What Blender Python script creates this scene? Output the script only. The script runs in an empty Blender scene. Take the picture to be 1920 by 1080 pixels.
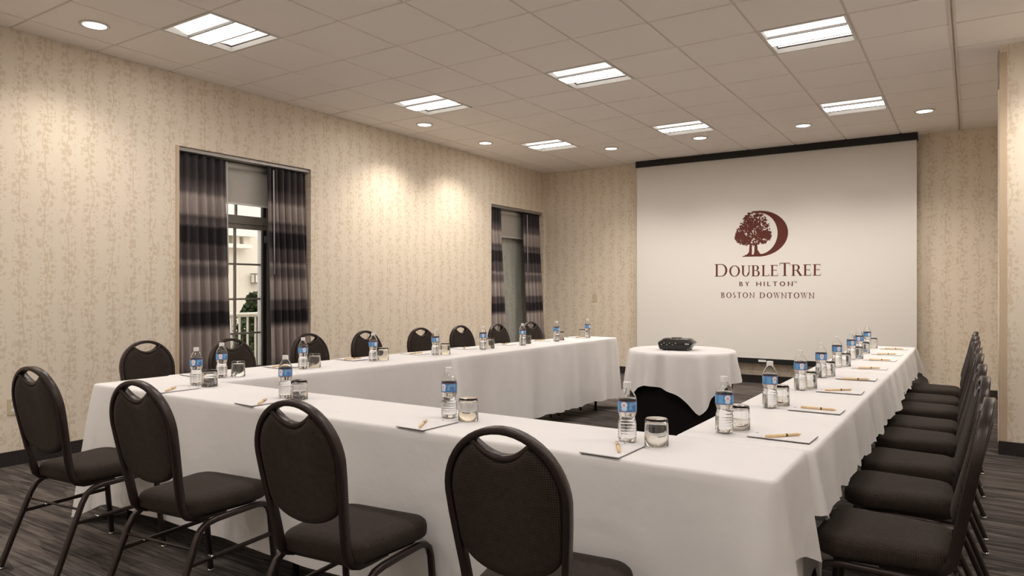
import bpy, bmesh, math, random
from mathutils import Vector, Matrix
import numpy as np
PI = math.pi
S = bpy.context.scene
C = S.collection

# ------------------------------------------------------------------ camera, world, exposure
F_PX, YAW, ZC = 1319.7, 0.5776, 1.29
cam = bpy.data.cameras.new('camera')
cam.sensor_width = 36.0
cam.lens = F_PX / 1920 * 36.0
cam.shift_y = 2.5 / 1920
cam.clip_start = 0.05
camo = bpy.data.objects.new('camera', cam)
camo.location = (0, 0, ZC)
camo.rotation_euler = (PI / 2, 0, YAW)
C.objects.link(camo)
S.camera = camo

world = bpy.data.worlds.new('overcast_sky')
S.world = world
world.use_nodes = True
world.node_tree.nodes['Background'].inputs[0].default_value = (1.0, 0.98, 0.95, 1)
world.node_tree.nodes['Background'].inputs[1].default_value = 2.3

S.view_settings.view_transform = 'Standard'
S.view_settings.look = 'None'
S.view_settings.exposure = 0.19
S.view_settings.gamma = 1.0
S.view_settings.use_curve_mapping = False
S.cycles.diffuse_bounces = 5
S.cycles.max_bounces = 12
S.cycles.use_adaptive_sampling = True
S.cycles.adaptive_threshold = 0.08
S.cycles.adaptive_min_samples = 16
LAMP = (1.0, 0.955, 0.915)      # colour of the fluorescent light
TROFFER_L = 15.5               # radiance of a ceiling panel
SPOT_W = 34.0                  # downlight power

H = 3.20                       # ceiling height
XL, YB = -5.88, 10.0           # left wall, back wall
XR, YF = 2.3, -2.6             # right wall, wall behind the camera
T, GX, GY = 0.6096, -5.595, 2.302   # ceiling grid

# ------------------------------------------------------------------ helpers
def mesh_obj(name, verts, faces, mat, parent=None, smooth=False):
    me = bpy.data.meshes.new(name)
    me.from_pydata([tuple(v) for v in verts], [], faces)
    if smooth:
        for p in me.polygons: p.use_smooth = True
    if mat: me.materials.append(mat)
    o = bpy.data.objects.new(name, me)
    C.objects.link(o)
    o.parent = parent
    return o

class MB:
    """collects shapes, becomes one mesh"""
    def __init__(s): s.v, s.f = [], []
    def add(s, v, f):
        n = len(s.v); s.v += [tuple(p) for p in v]; s.f += [tuple(i + n for i in q) for q in f]; return s
    def box(s, x0, x1, y0, y1, z0, z1):
        return s.add([(x0,y0,z0),(x1,y0,z0),(x1,y1,z0),(x0,y1,z0),(x0,y0,z1),(x1,y0,z1),(x1,y1,z1),(x0,y1,z1)],
                     [(0,3,2,1),(4,5,6,7),(0,1,5,4),(1,2,6,5),(2,3,7,6),(3,0,4,7)])
    def bbox(s, x0, x1, y0, y1, z0, z1, b):
        """box with chamfered edges"""
        bm = bmesh.new()
        bmesh.ops.create_cube(bm, size=1)
        for v in bm.verts: v.co = Vector(((x0+x1)/2 + v.co.x*(x1-x0), (y0+y1)/2 + v.co.y*(y1-y0), (z0+z1)/2 + v.co.z*(z1-z0)))
        bmesh.ops.bevel(bm, geom=bm.edges[:], offset=b, segments=2, profile=0.5, affect='EDGES')
        bm.verts.index_update()
        s.add([v.co[:] for v in bm.verts], [[v.index for v in f.verts] for f in bm.faces]); bm.free(); return s
    def sweep(s, path, prof, up=(0, 0, 1), closed=False):
        P = [Vector(p) for p in path]; n, m = len(P), len(prof); vs = []; up = Vector(up)
        for i in range(n):
            a = P[i-1] if (i or closed) else P[0]; b = P[(i+1) % n] if (i < n-1 or closed) else P[-1]
            t = (b - a).normalized()
            x = up.cross(t)
            if x.length < 1e-4: x = Vector((1, 0, 0)).cross(t)
            x.normalize(); y = t.cross(x)
            vs += [P[i] + x*q[0] + y*q[1] for q in prof]
        fs = []
        for i in range(n if closed else n-1):
            for k in range(m):
                a, b = i*m + k, i*m + (k+1) % m
                c, d = ((i+1) % n)*m + (k+1) % m, ((i+1) % n)*m + k
                fs.append((a, b, c, d))
        if not closed:
            fs.append(tuple(range(m))[::-1]); fs.append(tuple((n-1)*m + k for k in range(m)))
        return s.add(vs, fs)
    def lathe(s, prof, seg=24, cx=0, cy=0, cap=True):
        vs = []; n = len(prof)
        for r, z in prof:
            for k in range(seg):
                a = 2*PI*k/seg; vs.append((cx + r*math.cos(a), cy + r*math.sin(a), z))
        fs = [(i*seg+k, i*seg+(k+1) % seg, (i+1)*seg+(k+1) % seg, (i+1)*seg+k) for i in range(n-1) for k in range(seg)]
        if cap: fs.append(tuple(range(seg))[::-1]); fs.append(tuple((n-1)*seg+k for k in range(seg)))
        return s.add(vs, fs)
    def build(s, name, mat, parent=None, smooth=False):
        return mesh_obj(name, s.v, s.f, mat, parent, smooth)

def rrect(w, h, r=0.3, n=3):
    """rounded rectangle profile of half sizes w,h"""
    r *= min(w, h); out = []
    for cx, cy, a0 in ((w-r, h-r, 0), (-w+r, h-r, 90), (-w+r, -h+r, 180), (w-r, -h+r, 270)):
        for k in range(n): a = math.radians(a0 + 90*k/(n-1)); out.append((cx + r*math.cos(a), cy + r*math.sin(a)))
    return out
def circ(r, n=8): return [(r*math.cos(2*PI*k/n), r*math.sin(2*PI*k/n)) for k in range(n)]

def smoothmod(o, angle=40):
    for p in o.data.polygons: p.use_smooth = True
    try:
        o.data.set_sharp_from_angle(angle=math.radians(angle))
    except Exception: pass
    return o

def tag(o, label, cat, group=None, kind=None):
    o['label'] = label; o['category'] = cat
    if group: o['group'] = group
    if kind: o['kind'] = kind
    return o
def struct(o, label, cat): return tag(o, label, cat, kind='structure')
def empty(name, loc=(0, 0, 0), rz=0):
    o = bpy.data.objects.new(name, None); o.empty_display_size = 0.1
    C.objects.link(o); o.location = loc; o.rotation_euler = (0, 0, rz); return o
def copy_tree(o, parent=None):
    c = o.copy(); C.objects.link(c); c.parent = parent
    for ch in list(o.children): copy_tree(ch, c)
    return c

def pj(X, Y, Z):
    s, c = -math.sin(YAW), math.cos(YAW)
    d = X*s + Y*c; r = X*c - Y*s
    return (960 + F_PX*r/d, 542.5 - F_PX*(Z-ZC)/d, d)

# ------------------------------------------------------------------ node materials
class NT:
    def __init__(s, name):
        s.m = bpy.data.materials.new(name); s.m.use_nodes = True
        s.t = s.m.node_tree; s.b = s.t.nodes['Principled BSDF']; s.out = s.t.nodes['Material Output']
    def n(s, typ, **kw):
        nd = s.t.nodes.new(typ)
        for k, v in kw.items(): setattr(nd, k, v)
        return nd
    def lk(s, a, b): s.t.links.new(a, b)
    def inp(s, sock, v):
        if v is None: return
        if isinstance(v, bpy.types.NodeSocket): s.lk(v, sock)
        elif isinstance(v, (tuple, list)) and len(v) == 3 and sock.type == 'RGBA': sock.default_value = (*v, 1)
        else: sock.default_value = v
    def math(s, op, a, b=None, c=None, clamp=False):
        nd = s.n('ShaderNodeMath', operation=op, use_clamp=clamp)
        for i, v in enumerate((a, b, c)): s.inp(nd.inputs[i], v)
        return nd.outputs[0]
    def mix(s, f, a, b):
        nd = s.n('ShaderNodeMix', data_type='RGBA')
        s.inp(nd.inputs[0], f); s.inp(nd.inputs[6], a); s.inp(nd.inputs[7], b)
        return nd.outputs[2]
    def pos(s):
        g = s.n('ShaderNodeNewGeometry'); x = s.n('ShaderNodeSeparateXYZ'); s.lk(g.outputs['Position'], x.inputs[0]); return x.outputs
    def obj(s):
        g = s.n('ShaderNodeTexCoord'); x = s.n('ShaderNodeSeparateXYZ'); s.lk(g.outputs['Object'], x.inputs[0]); return x.outputs
    def vec(s, x=0.0, y=0.0, z=0.0):
        nd = s.n('ShaderNodeCombineXYZ')
        for i, v in enumerate((x, y, z)): s.inp(nd.inputs[i], v)
        return nd.outputs[0]
    def noise(s, vec, scale=5, detail=2, rough=0.5):
        nd = s.n('ShaderNodeTexNoise'); s.lk(vec, nd.inputs['Vector'])
        nd.inputs['Scale'].default_value = scale; nd.inputs['Detail'].default_value = detail; nd.inputs['Roughness'].default_value = rough
        return nd.outputs[0]
    def step(s, v, a, b):
        """0 below a, 1 above b"""
        nd = s.n('ShaderNodeMapRange', interpolation_type='SMOOTHSTEP'); s.inp(nd.inputs[0], v)
        nd.inputs[1].default_value = a; nd.inputs[2].default_value = b; return nd.outputs[0]
    def below(s, v, a, soft): return s.math('SUBTRACT', 1.0, s.step(v, a - soft, a + soft))
    def ramp(s, v, stops):
        nd = s.n('ShaderNodeValToRGB'); s.inp(nd.inputs[0], v); e = nd.color_ramp.elements
        while len(e) < len(stops): e.new(0.5)
        for i, (p, c) in enumerate(stops): e[i].position = p; e[i].color = (*c, 1)
        return nd.outputs[0]
    def bump(s, h, strength=0.3, dist=0.002):
        nd = s.n('ShaderNodeBump'); s.inp(nd.inputs['Height'], h)
        nd.inputs['Strength'].default_value = strength; nd.inputs['Distance'].default_value = dist
        s.lk(nd.outputs[0], s.b.inputs['Normal'])
    def set(s, col=None, rough=None, metal=None, spec=None, **kw):
        if col is not None: s.inp(s.b.inputs['Base Color'], col)
        if rough is not None: s.inp(s.b.inputs['Roughness'], rough)
        if metal is not None: s.b.inputs['Metallic'].default_value = metal
        if spec is not None: s.b.inputs['Specular IOR Level'].default_value = spec
        for k, v in kw.items(): s.inp(s.b.inputs[k], v)
        return s

def plain(name, col, rough=0.6, metal=0.0, spec=0.4, grain=0.06, gscale=60):
    k = NT(name); p = k.n('ShaderNodeTexCoord').outputs['Object']
    nz = k.noise(p, gscale, 2)
    c0 = tuple(x*(1-grain) for x in col); c1 = tuple(min(1, x*(1+grain)) for x in col)
    k.set(k.mix(nz, c0, c1), rough, metal, spec); return k.m
def emis(name, col, strength):
    k = NT(name); k.set((0.8, 0.8, 0.8), 0.5)
    k.inp(k.b.inputs['Emission Color'], col); k.b.inputs['Emission Strength'].default_value = strength; return k.m

def wallpaper(name, axis, base=(0.82, 0.725, 0.595), ink=(0.64, 0.515, 0.375), weave=0.035):
    k = NT(name); p = k.pos(); u, v = p[axis], p[2]
    P = 0.164
    col = k.math('FLOOR', k.math('DIVIDE', u, P))
    wn = k.n('ShaderNodeTexWhiteNoise', noise_dimensions='1D'); k.lk(k.math('PINGPONG', k.math('ADD', col, 100.0), 4.0), wn.inputs['W']); h = wn.outputs[0]
    def sine(per, ph, amp): return k.math('MULTIPLY', k.math('SINE', k.math('ADD', k.math('MULTIPLY', v, 2*PI/per), k.math('MULTIPLY', h, ph))), amp)
    w = k.math('ADD', sine(0.64, 40.0, 0.016), sine(0.27, 77.0, 0.009))
    du = k.math('SUBTRACT', k.math('SUBTRACT', u, k.math('MULTIPLY', k.math('ADD', col, 0.5), P)), w)
    ad = k.math('ABSOLUTE', du)
    uv = k.vec(u, v, 0.0)
    nz = k.n('ShaderNodeTexNoise'); k.lk(uv, nz.inputs['Vector']); nz.inputs['Scale'].default_value = 45; nz.inputs['Detail'].default_value = 2
    off = k.n('ShaderNodeVectorMath', operation='MULTIPLY_ADD'); k.lk(nz.outputs['Color'], off.inputs[0]); off.inputs[1].default_value = (0.026, 0.026, 0); k.lk(uv, off.inputs[2])
    def blobs(size, rad, prob, reach):
        vo = k.n('ShaderNodeTexVoronoi', voronoi_dimensions='2D'); k.lk(off.outputs[0], vo.inputs['Vector']); vo.inputs['Scale'].default_value = 1/size
        cs = k.n('ShaderNodeSeparateColor'); k.lk(vo.outputs['Color'], cs.inputs[0])
        m = k.below(vo.outputs['Distance'], rad, 0.05)
        return k.math('MULTIPLY', k.math('MULTIPLY', m, k.math('LESS_THAN', cs.outputs[0], prob)), k.below(ad, reach, 0.015))
    stem = k.below(ad, 0.0042, 0.0015)
    big = blobs(0.043, 0.38, 0.60, 0.050)
    small = blobs(0.024, 0.34, 0.42, 0.068)
    tw = k.math('MULTIPLY', k.math('ABSOLUTE', k.math('SUBTRACT', k.math('FRACT', k.math('ADD', k.math('DIVIDE', k.math('SUBTRACT', k.math('ADD', v, k.math('MULTIPLY', nz.outputs[0], 0.05)), k.math('MULTIPLY', ad, 0.9)), 0.13), h)), 0.5)), 0.13)
    twig = k.math('MULTIPLY', k.below(tw, 0.0022, 0.001), k.below(ad, 0.062, 0.012))
    m = k.math('MAXIMUM', k.math('MAXIMUM', stem, big), k.math('MAXIMUM', k.math('MULTIPLY', small, 0.85), k.math('MULTIPLY', twig, 0.8)))
    m = k.math('MULTIPLY', m, 0.66)
    c = k.mix(m, base, ink)
    wv = k.noise(k.vec(k.math('MULTIPLY', u, 12.0), k.math('MULTIPLY', v, 260.0), 0.0), 1.0, 2)
    c = k.mix(k.math('MULTIPLY', wv, weave*4), c, tuple(x*0.72 for x in base))
    k.set(c, 0.62, 0, 0.25); k.bump(wv, 0.12, 0.001); return k.m

M = {}
M['paper_y'] = wallpaper('wallpaper_blossom_left', 1)
M['paper_x'] = wallpaper('wallpaper_blossom_back', 0)
M['paper_daylit'] = wallpaper('wallpaper_blossom_daylit', 1, (0.62, 0.62, 0.55), (0.44, 0.44, 0.37))  # wallpaper copy with the cool tint of daylight put into its colours
M['plaster'] = plain('cream_paint', (0.90, 0.86, 0.80), 0.8)
M['guard'] = plain('beige_vinyl', (0.60, 0.47, 0.33), 0.45)
M['base'] = plain('dark_vinyl_base', (0.030, 0.025, 0.024), 0.45, grain=0.25)
M['tbar'] = plain('painted_steel_grid', (0.74, 0.67, 0.60), 0.55)
M['white_metal'] = plain('white_enamel', (0.72, 0.70, 0.66), 0.4)
M['grey_metal'] = plain('grey_aluminium', (0.42, 0.40, 0.38), 0.4, 0.6)
M['chrome'] = plain('chrome', (0.6, 0.58, 0.56), 0.2, 1.0)
k = NT('ceiling_tile'); p = k.n('ShaderNodeNewGeometry').outputs['Position']
k.set(k.mix(k.noise(p, 140, 3), (0.905, 0.845, 0.795), (0.945, 0.89, 0.845)), 0.9, 0, 0.1); k.bump(k.noise(p, 220, 3), 0.25, 0.001); M['tile'] = k.m

# carpet: woven streaks running across the room
k = NT('striated_carpet'); p = k.pos()
a = k.noise(k.vec(k.math('MULTIPLY', p[0], 1.7), k.math('MULTIPLY', p[1], 34.0), 0.0), 1.0, 3, 0.6)
b = k.noise(k.vec(k.math('MULTIPLY', p[0], 4.0), k.math('MULTIPLY', p[1], 90.0), 3.0), 1.0, 2, 0.5)
blk = k.n('ShaderNodeTexVoronoi', voronoi_dimensions='2D', distance='CHEBYCHEV'); k.lk(k.vec(k.math('MULTIPLY', p[0], 3.0), k.math('MULTIPLY', p[1], 14.0)), blk.inputs['Vector']); blk.inputs['Scale'].default_value = 1.0
cs = k.n('ShaderNodeSeparateColor'); k.lk(blk.outputs['Color'], cs.inputs[0])
mixv = k.math('ADD', k.math('ADD', k.math('MULTIPLY', a, 0.62), k.math('MULTIPLY', b, 0.38)), k.math('MULTIPLY', k.math('SUBTRACT', cs.outputs[0], 0.5), 0.16))
fine = k.noise(k.vec(p[0], p[1], 0.0), 420, 1)
cc = k.ramp(mixv, [(0.30, (0.032, 0.028, 0.027)), (0.45, (0.076, 0.066, 0.061)), (0.55, (0.145, 0.124, 0.112)), (0.72, (0.230, 0.198, 0.178))])
cc = k.mix(k.math('MULTIPLY', fine, 0.35), cc, (0.03, 0.026, 0.025))
k.set(cc, 0.95, 0, 0.05); k.bump(fine, 0.5, 0.003); M['carpet'] = k.m

# white cotton
def cotton(name, col):
    k = NT(name); p = k.n('ShaderNodeNewGeometry').outputs['Position']
    big = k.noise(p, 7, 3); fine = k.noise(p, 260, 2)
    k.set(k.mix(big, tuple(x*0.95 for x in col), col), 0.85, 0, 0.12)
    k.bump(k.math('ADD', k.math('MULTIPLY', big, 0.9), k.math('MULTIPLY', fine, 0.03)), 0.5, 0.012)
    return k.m
M['cloth'] = cotton('white_table_linen', (0.83, 0.80, 0.785))
M['black_cloth'] = plain('black_table_linen', (0.011, 0.0095, 0.009), 0.95, 0, 0.05)
M['laminate'] = plain('folding_table_laminate', (0.10, 0.08, 0.07), 0.5)
M['black_metal'] = plain('black_steel', (0.012, 0.011, 0.011), 0.4)

# chair: hammered bronze steel and a woven fabric of tiny squares
k = NT('hammered_bronze_frame'); p = k.n('ShaderNodeTexCoord').outputs['Object']
nz = k.noise(p, 420, 2)
k.set(k.mix(nz, (0.022, 0.015, 0.013), (0.058, 0.041, 0.036)), 0.31, 0.55, 0.5); k.bump(nz, 0.35, 0.0008); M['bronze'] = k.m
def fabric(name, mode):
    k = NT(name); p = k.obj()
    if mode == 'back': u, v = p[0], p[2]
    else:
        g = k.n('ShaderNodeTexCoord'); sx = k.n('ShaderNodeSeparateXYZ'); k.lk(g.outputs['Normal'], sx.inputs[0])
        side = k.below(k.math('ABSOLUTE', sx.outputs[2]), 0.6, 0.05)
        fr = k.math('GREATER_THAN', k.math('ABSOLUTE', sx.outputs[1]), 0.7)
        mv = k.n('ShaderNodeMix', data_type='FLOAT'); k.lk(side, mv.inputs[0]); k.lk(p[1], mv.inputs[2]); k.lk(p[2], mv.inputs[3]); v = mv.outputs[0]
        mu = k.n('ShaderNodeMix', data_type='FLOAT'); k.lk(k.math('MULTIPLY', side, k.math('SUBTRACT', 1.0, fr)), mu.inputs[0]); k.lk(p[0], mu.inputs[2]); k.lk(p[1], mu.inputs[3]); u = mu.outputs[0]
    s = 0.0064
    def cell(a, off=0.0): return k.math('ABSOLUTE', k.math('SUBTRACT', k.math('FRACT', k.math('ADD', k.math('DIVIDE', a, s), off)), 0.5))
    row = k.math('FLOOR', k.math('DIVIDE', v, s))
    sh = k.math('MULTIPLY', k.math('FRACT', k.math('MULTIPLY', row, 0.5)), 0.35)
    d = k.math('MAXIMUM', cell(k.math('ADD', u, k.math('MULTIPLY', sh, s))), cell(v))
    ring = k.math('MULTIPLY', k.below(d, 0.36, 0.04), k.step(d, 0.10, 0.17))
    nz = k.noise(k.n('ShaderNodeTexCoord').outputs['Object'], 900, 1)
    nb = k.noise(k.n('ShaderNodeTexCoord').outputs['Object'], 60, 2)
    m = k.math('MULTIPLY', ring, k.math('MULTIPLY_ADD', nb, 0.9, 0.35), clamp=True)
    c = k.mix(m, (0.012, 0.0082, 0.0072), (0.082, 0.060, 0.045))
    k.set(k.mix(k.math('MULTIPLY', nz, 0.4), c, (0.018, 0.013, 0.011)), 0.8, 0, 0.15); k.bump(ring, 0.3, 0.001)
    k.b.inputs['Sheen Weight'].default_value = 0.03
    return k.m
M['fab_back'] = fabric('woven_brown_fabric_back', 'back'); M['fab_seat'] = fabric('woven_brown_fabric_seat', 'seat')

# clear plastics and glass
def clear(name, ior, col=(1, 1, 1), rough=0.0):
    k = NT(name); k.set(col, rough); k.b.inputs['Transmission Weight'].default_value = 1.0; k.b.inputs['IOR'].default_value = ior; return k.m
M['glass'] = clear('tumbler_glass', 1.48, (0.99, 0.995, 0.99)); M['pet'] = clear('clear_bottle_plastic', 1.38, (0.985, 0.99, 0.99)); M['water'] = clear('water', 1.33)
M['pane'] = clear('window_glass', 1.45)
M['cap'] = plain('white_cap_plastic', (0.80, 0.77, 0.75), 0.4)
k = NT('bottle_label'); p = k.obj()
th = k.math('MULTIPLY', k.math('FRACT', k.math('MULTIPLY', k.math('ADD', k.math('ARCTAN2', p[1], p[0]), PI), 2.0/(2*PI))), 1.0)   # two repeats
zz = k.math('DIVIDE', k.math('SUBTRACT', p[2], 0.105), 0.037)
def rect(a0, a1, b0, b1):
    m = k.math('MULTIPLY', k.math('GREATER_THAN', th, a0), k.math('LESS_THAN', th, a1))
    return k.math('MULTIPLY', m, k.math('MULTIPLY', k.math('GREATER_THAN', zz, b0), k.math('LESS_THAN', zz, b1)))
def ell(a, b, ra, rb):
    q = k.math('ADD', k.math('POWER', k.math('DIVIDE', k.math('SUBTRACT', th, a), ra), 2.0), k.math('POWER', k.math('DIVIDE', k.math('SUBTRACT', zz, b), rb), 2.0))
    return k.below(q, 1.0, 0.15)
tex = k.noise(k.n('ShaderNodeTexCoord').outputs['Object'], 700, 1)
c = k.mix(rect(0.0, 0.16, 0.1, 0.9), (0.085, 0.25, 0.52), (0.14, 0.36, 0.60))
c = k.mix(k.math('MULTIPLY', rect(0.52, 0.86, 0.25, 0.88), k.step(tex, 0.40, 0.60)), c, (0.34, 0.60, 0.78))
c = k.mix(ell(0.70, 0.45, 0.10, 0.22), c, (0.12, 0.20, 0.50))
c = k.mix(ell(0.33, 0.30, 0.105, 0.20), c, (0.62, 0.70, 0.82))
c = k.mix(ell(0.33, 0.66, 0.115, 0.28), c, (0.82, 0.80, 0.84))
c = k.mix(k.math('MULTIPLY', ell(0.33, 0.62, 0.06, 0.15), k.step(tex, 0.42, 0.55)), c, (0.62, 0.22, 0.30))
c = k.mix(k.math('GREATER_THAN', k.math('ABSOLUTE', k.math('SUBTRACT', zz, 0.5)), 0.455), c, (0.30, 0.07, 0.16))
k.set(c, 0.35, 0, 0.4); M['label'] = k.m
M['paper'] = plain('white_paper', (0.80, 0.775, 0.775), 0.7, grain=0.02)
M['board'] = plain('dark_chipboard_backing', (0.055, 0.04, 0.045), 0.8)
M['print'] = plain('dark_print', (0.03, 0.025, 0.03), 0.7)
M['wood'] = plain('pale_wooden_pen', (0.84, 0.60, 0.33), 0.5, grain=0.12, gscale=150)
M['projector'] = plain('gloss_black_plastic', (0.010, 0.009, 0.008), 0.22, 0, 0.5)
M['port'] = plain('port_grey', (0.30, 0.28, 0.26), 0.4)
M['lens'] = plain('projector_lens', (0.02, 0.02, 0.03), 0.05)
k = NT('matte_screen_fabric'); k.set((0.80, 0.765, 0.725), 0.8, 0, 0.1); M['screen'] = k.m
M['screen_black'] = plain('black_screen_housing', (0.008, 0.008, 0.008), 0.5)
M['maroon'] = plain('maroon_print', (0.115, 0.028, 0.018), 0.8, grain=0.03)
M['shade'] = plain('roller_shade_fabric', (0.50, 0.47, 0.42), 0.85)
M['bronze_frame'] = plain('bronze_window_frame', (0.20, 0.175, 0.15), 0.5)
M['bronze_dark'] = plain('dark_window_gasket', (0.02, 0.017, 0.015), 0.5)
M['stucco'] = plain('cream_stucco', (0.74, 0.69, 0.61), 0.9, gscale=30)
M['stone'] = plain('cornice_stone', (0.80, 0.76, 0.70), 0.85)
M['rail_paint'] = plain('grey_white_railing', (0.62, 0.60, 0.54), 0.5)
M['leaf'] = plain('evergreen_leaf', (0.030, 0.050, 0.014), 0.6, grain=0.6, gscale=9)
M['bark'] = plain('bark', (0.05, 0.035, 0.025), 0.9)
M['lantern_glass'] = plain('frosted_lantern_glass', (0.75, 0.72, 0.64), 0.5)
M['paving'] = plain('pale_paving', (0.45, 0.43, 0.40), 0.9)
M['ivory'] = plain('ivory_plate', (0.62, 0.53, 0.36), 0.4)
M['wand'] = plain('clear_grey_wand', (0.55, 0.54, 0.55), 0.25)

# plaid curtain: soft horizontal bands woven into the cloth
k = NT('banded_curtain'); p = k.pos()
wob = k.math('MULTIPLY', k.math('SUBTRACT', k.noise(k.vec(k.math('MULTIPLY', p[1], 60.0), k.math('MULTIPLY', p[2], 5.0), 0), 1.0, 2), 0.5), 0.035)
zf = k.math('DIVIDE', k.math('ADD', p[2], wob), 2.6)
D0, D1, G, L1, L2, MD = (0.028, 0.023, 0.025), (0.050, 0.041, 0.043), (0.180, 0.150, 0.146), (0.400, 0.335, 0.310), (0.500, 0.425, 0.388), (0.120, 0.098, 0.097)
bands = [(0.0, MD), (0.10, L1), (0.20, G), (0.24, L1), (0.345, L2), (0.363, MD), (0.372, D0), (0.412, D0), (0.420, MD), (0.450, MD), (0.462, L1), (0.525, L2), (0.548, G), (0.575, G),
         (0.592, L1), (0.604, MD), (0.650, MD), (0.662, D0), (0.715, D0), (0.727, G), (0.752, MD), (0.765, L1), (0.825, L2), (0.842, G), (0.868, MD), (0.89, D1), (1.0, D0)]
c = k.ramp(zf, bands)
vs = k.noise(k.vec(k.math('MULTIPLY', p[1], 240.0), k.math('MULTIPLY', p[2], 14.0), k.math('MULTIPLY', p[0], 240.0)), 1.0, 2)
k.set(k.mix(k.math('MULTIPLY', vs, 0.35), c, D1), 0.75, 0, 0.2); k.b.inputs['Sheen Weight'].default_value = 0.1; M['curtain'] = k.m

# ------------------------------------------------------------------ room shell
struct(MB().box(XL-0.5, XR+0.1, YF-0.1, YB+0.1, -0.05, 0).build('floor', M['carpet']), 'dark striated grey-brown carpet floor', 'floor')
W1, W2 = (3.612, 5.105, 2.565), (8.47, 9.96, 2.545)      # recesses of the two windows: y0, y1, head height
wl = MB()
TH = 0.34
wl.box(XL-TH, XL, YF, W1[0], 0, H); wl.box(XL-TH, XL, W1[0], W1[1], W1[2], H); wl.box(XL-TH, XL, W1[1], W2[0], 0, H)
wl.box(XL-TH, XL, W2[0], W2[1], W2[2], H); wl.box(XL-TH, XL, W2[1], YB+0.1, 0, H)
struct(wl.build('wall_left', M['paper_y']), 'long left wall in beige blossom wallpaper with two window recesses', 'wall')
struct(MB().box(XL, 1.3, YB, YB+0.1, 0, H).build('wall_back', M['paper_x']), 'back wall in blossom wallpaper behind the projection screen', 'wall')
PX, PY0, PY1 = 0.192, 6.69, 7.25
pier = struct(MB().box(PX, XR+0.1, PY0, PY1, 0, H).build('wall_right', M['paper_x']), 'wallpapered wall end projecting at the right edge', 'wall')
MB().box(PX-0.004, PX+0.045, PY0-0.004, PY0+0.05, 0.11, H-0.06).build('corner_guard', M['guard'], pier)
MB().box(PX-0.012, PX, PY0+0.01, PY0+0.20, 2.90, 3.16).build('track_bracket', M['grey_metal'], pier)
struct(MB().box(1.2, 1.3, PY1, YB, 0, H).build('wall_alcove', M['paper_y']), 'hidden side wall of the alcove behind the wall end', 'wall')
struct(MB().box(XR, XR+0.1, YF, PY0, 0, H).build('wall_side', M['plaster']), 'right side wall of the room beyond the picture', 'wall')
struct(MB().box(XL, XR, YF-0.1, YF, 0, H).build('wall_front', M['plaster']), 'wall of the room behind the viewer', 'wall')
def basebd(name, a, lab): struct(MB().box(*a, 0, 0.105).build(name, M['base']), lab, 'baseboard')
basebd('baseboard_left', (XL, XL+0.012, YF, W1[0]-0.002), 'dark baseboard on the left wall before the first curtain')
basebd('baseboard_left', (XL, XL+0.012, W1[1]+0.002, W2[0]-0.002), 'dark baseboard on the left wall between the two curtained windows')
basebd('baseboard_back', (XL+0.014, 1.2, YB-0.012, YB), 'dark baseboard under the projection screen wall')
basebd('baseboard_right', (PX-0.012, XR, PY0-0.012, PY0), 'dark baseboard on the wall end at the right')

# ceiling: slab, grid runners, tiles
def boxm(name, a, mat, parent=None): return MB().box(*a).build(name, mat, parent)
ceil = struct(boxm('ceiling', (XL-0.1, XR+0.1, YF-0.1, YB+0.1, H+0.075, H+0.15), M['tile']), 'suspended ceiling of square beige acoustic tiles', 'ceiling')
def gx(i): return GX + i*T
def gy(j): return GY + j*T
I0, I1, J0, J1 = -1, 14, -10, 13
xe = lambda i: min(max(gx(i), XL), XR)
ye = lambda j: min(max(gy(j), YF), YB)
TROF = [(i, j) for i in (1, 4, 7, 10) for j in (9, 5, 1, -3, -7) if not (i == 10 and j == 9)]
rest = MB(); tile_mesh = {}
for i in range(I0, I1+1):
    for j in range(J0, J1):
        if (i, j) in TROF: continue
        x0, x1, y0, y1 = xe(i), xe(i+1), ye(j), ye(j+1)
        if x1-x0 < 0.03 or y1-y0 < 0.03: continue
        g = 0.009
        x0 += g; x1 -= g; y0 += g; y1 -= g
        vis = False
        for (a, b) in ((x0, y0), (x1, y0), (x0, y1), (x1, y1), ((x0+x1)/2, (y0+y1)/2)):
            q = pj(a, b, H)
            if q[2] > 0.3 and -20 < q[0] < 1940 and -20 < q[1] < 1100: vis = True
        if x0 > PX and y0 > PY0: vis = False
        if not vis:
            rest.box(x0, x1, y0, y1, H-0.004, H+0.012); continue
        key = (round(x1-x0, 3), round(y1-y0, 3))
        if key not in tile_mesh:
            o = MB().bbox(-key[0]/2, key[0]/2, -key[1]/2, key[1]/2, -0.004, 0.012, 0.0022).build('ceiling_tile', M['tile'], ceil); tile_mesh[key] = o.data
        else:
            o = bpy.data.objects.new('ceiling_tile', tile_mesh[key]); C.objects.link(o); o.parent = ceil
        o.location = ((x0+x1)/2, (y0+y1)/2, H)
r = rest.build('ceiling_tile_field', M['tile'], ceil); r['kind'] = 'stuff'
for i in range(0, I1+1):
    if gx(i) < XR: boxm('main_runner', (gx(i)-0.012, gx(i)+0.012, YF, YB, H+0.004, H+0.03), M['tbar'], ceil)
for j in range(J0+1, J1):
    if YF < gy(j) < YB: boxm('cross_runner', (XL, XR, gy(j)-0.012, gy(j)+0.012, H+0.0045, H+0.029), M['tbar'], ceil)
boxm('wall_angle', (XL, XL+0.02, YF, YB, H-0.001, H+0.003), M['tbar'], ceil)
boxm('wall_angle', (XL, 1.2, YB-0.02, YB, H-0.001, H+0.003), M['tbar'], ceil)
tr = struct(MB().box(gx(9)-0.022, gx(9)-0.006, YF, YB, H-0.012, H+0.02).box(gx(9)+0.006, gx(9)+0.022, YF, YB, H-0.012, H+0.02).box(gx(9)-0.006, gx(9)+0.006, YF, YB, H+0.006, H+0.02).build('trim_1', M['tbar']), 'partition track running along the ceiling towards the back wall', 'ceiling track')

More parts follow.
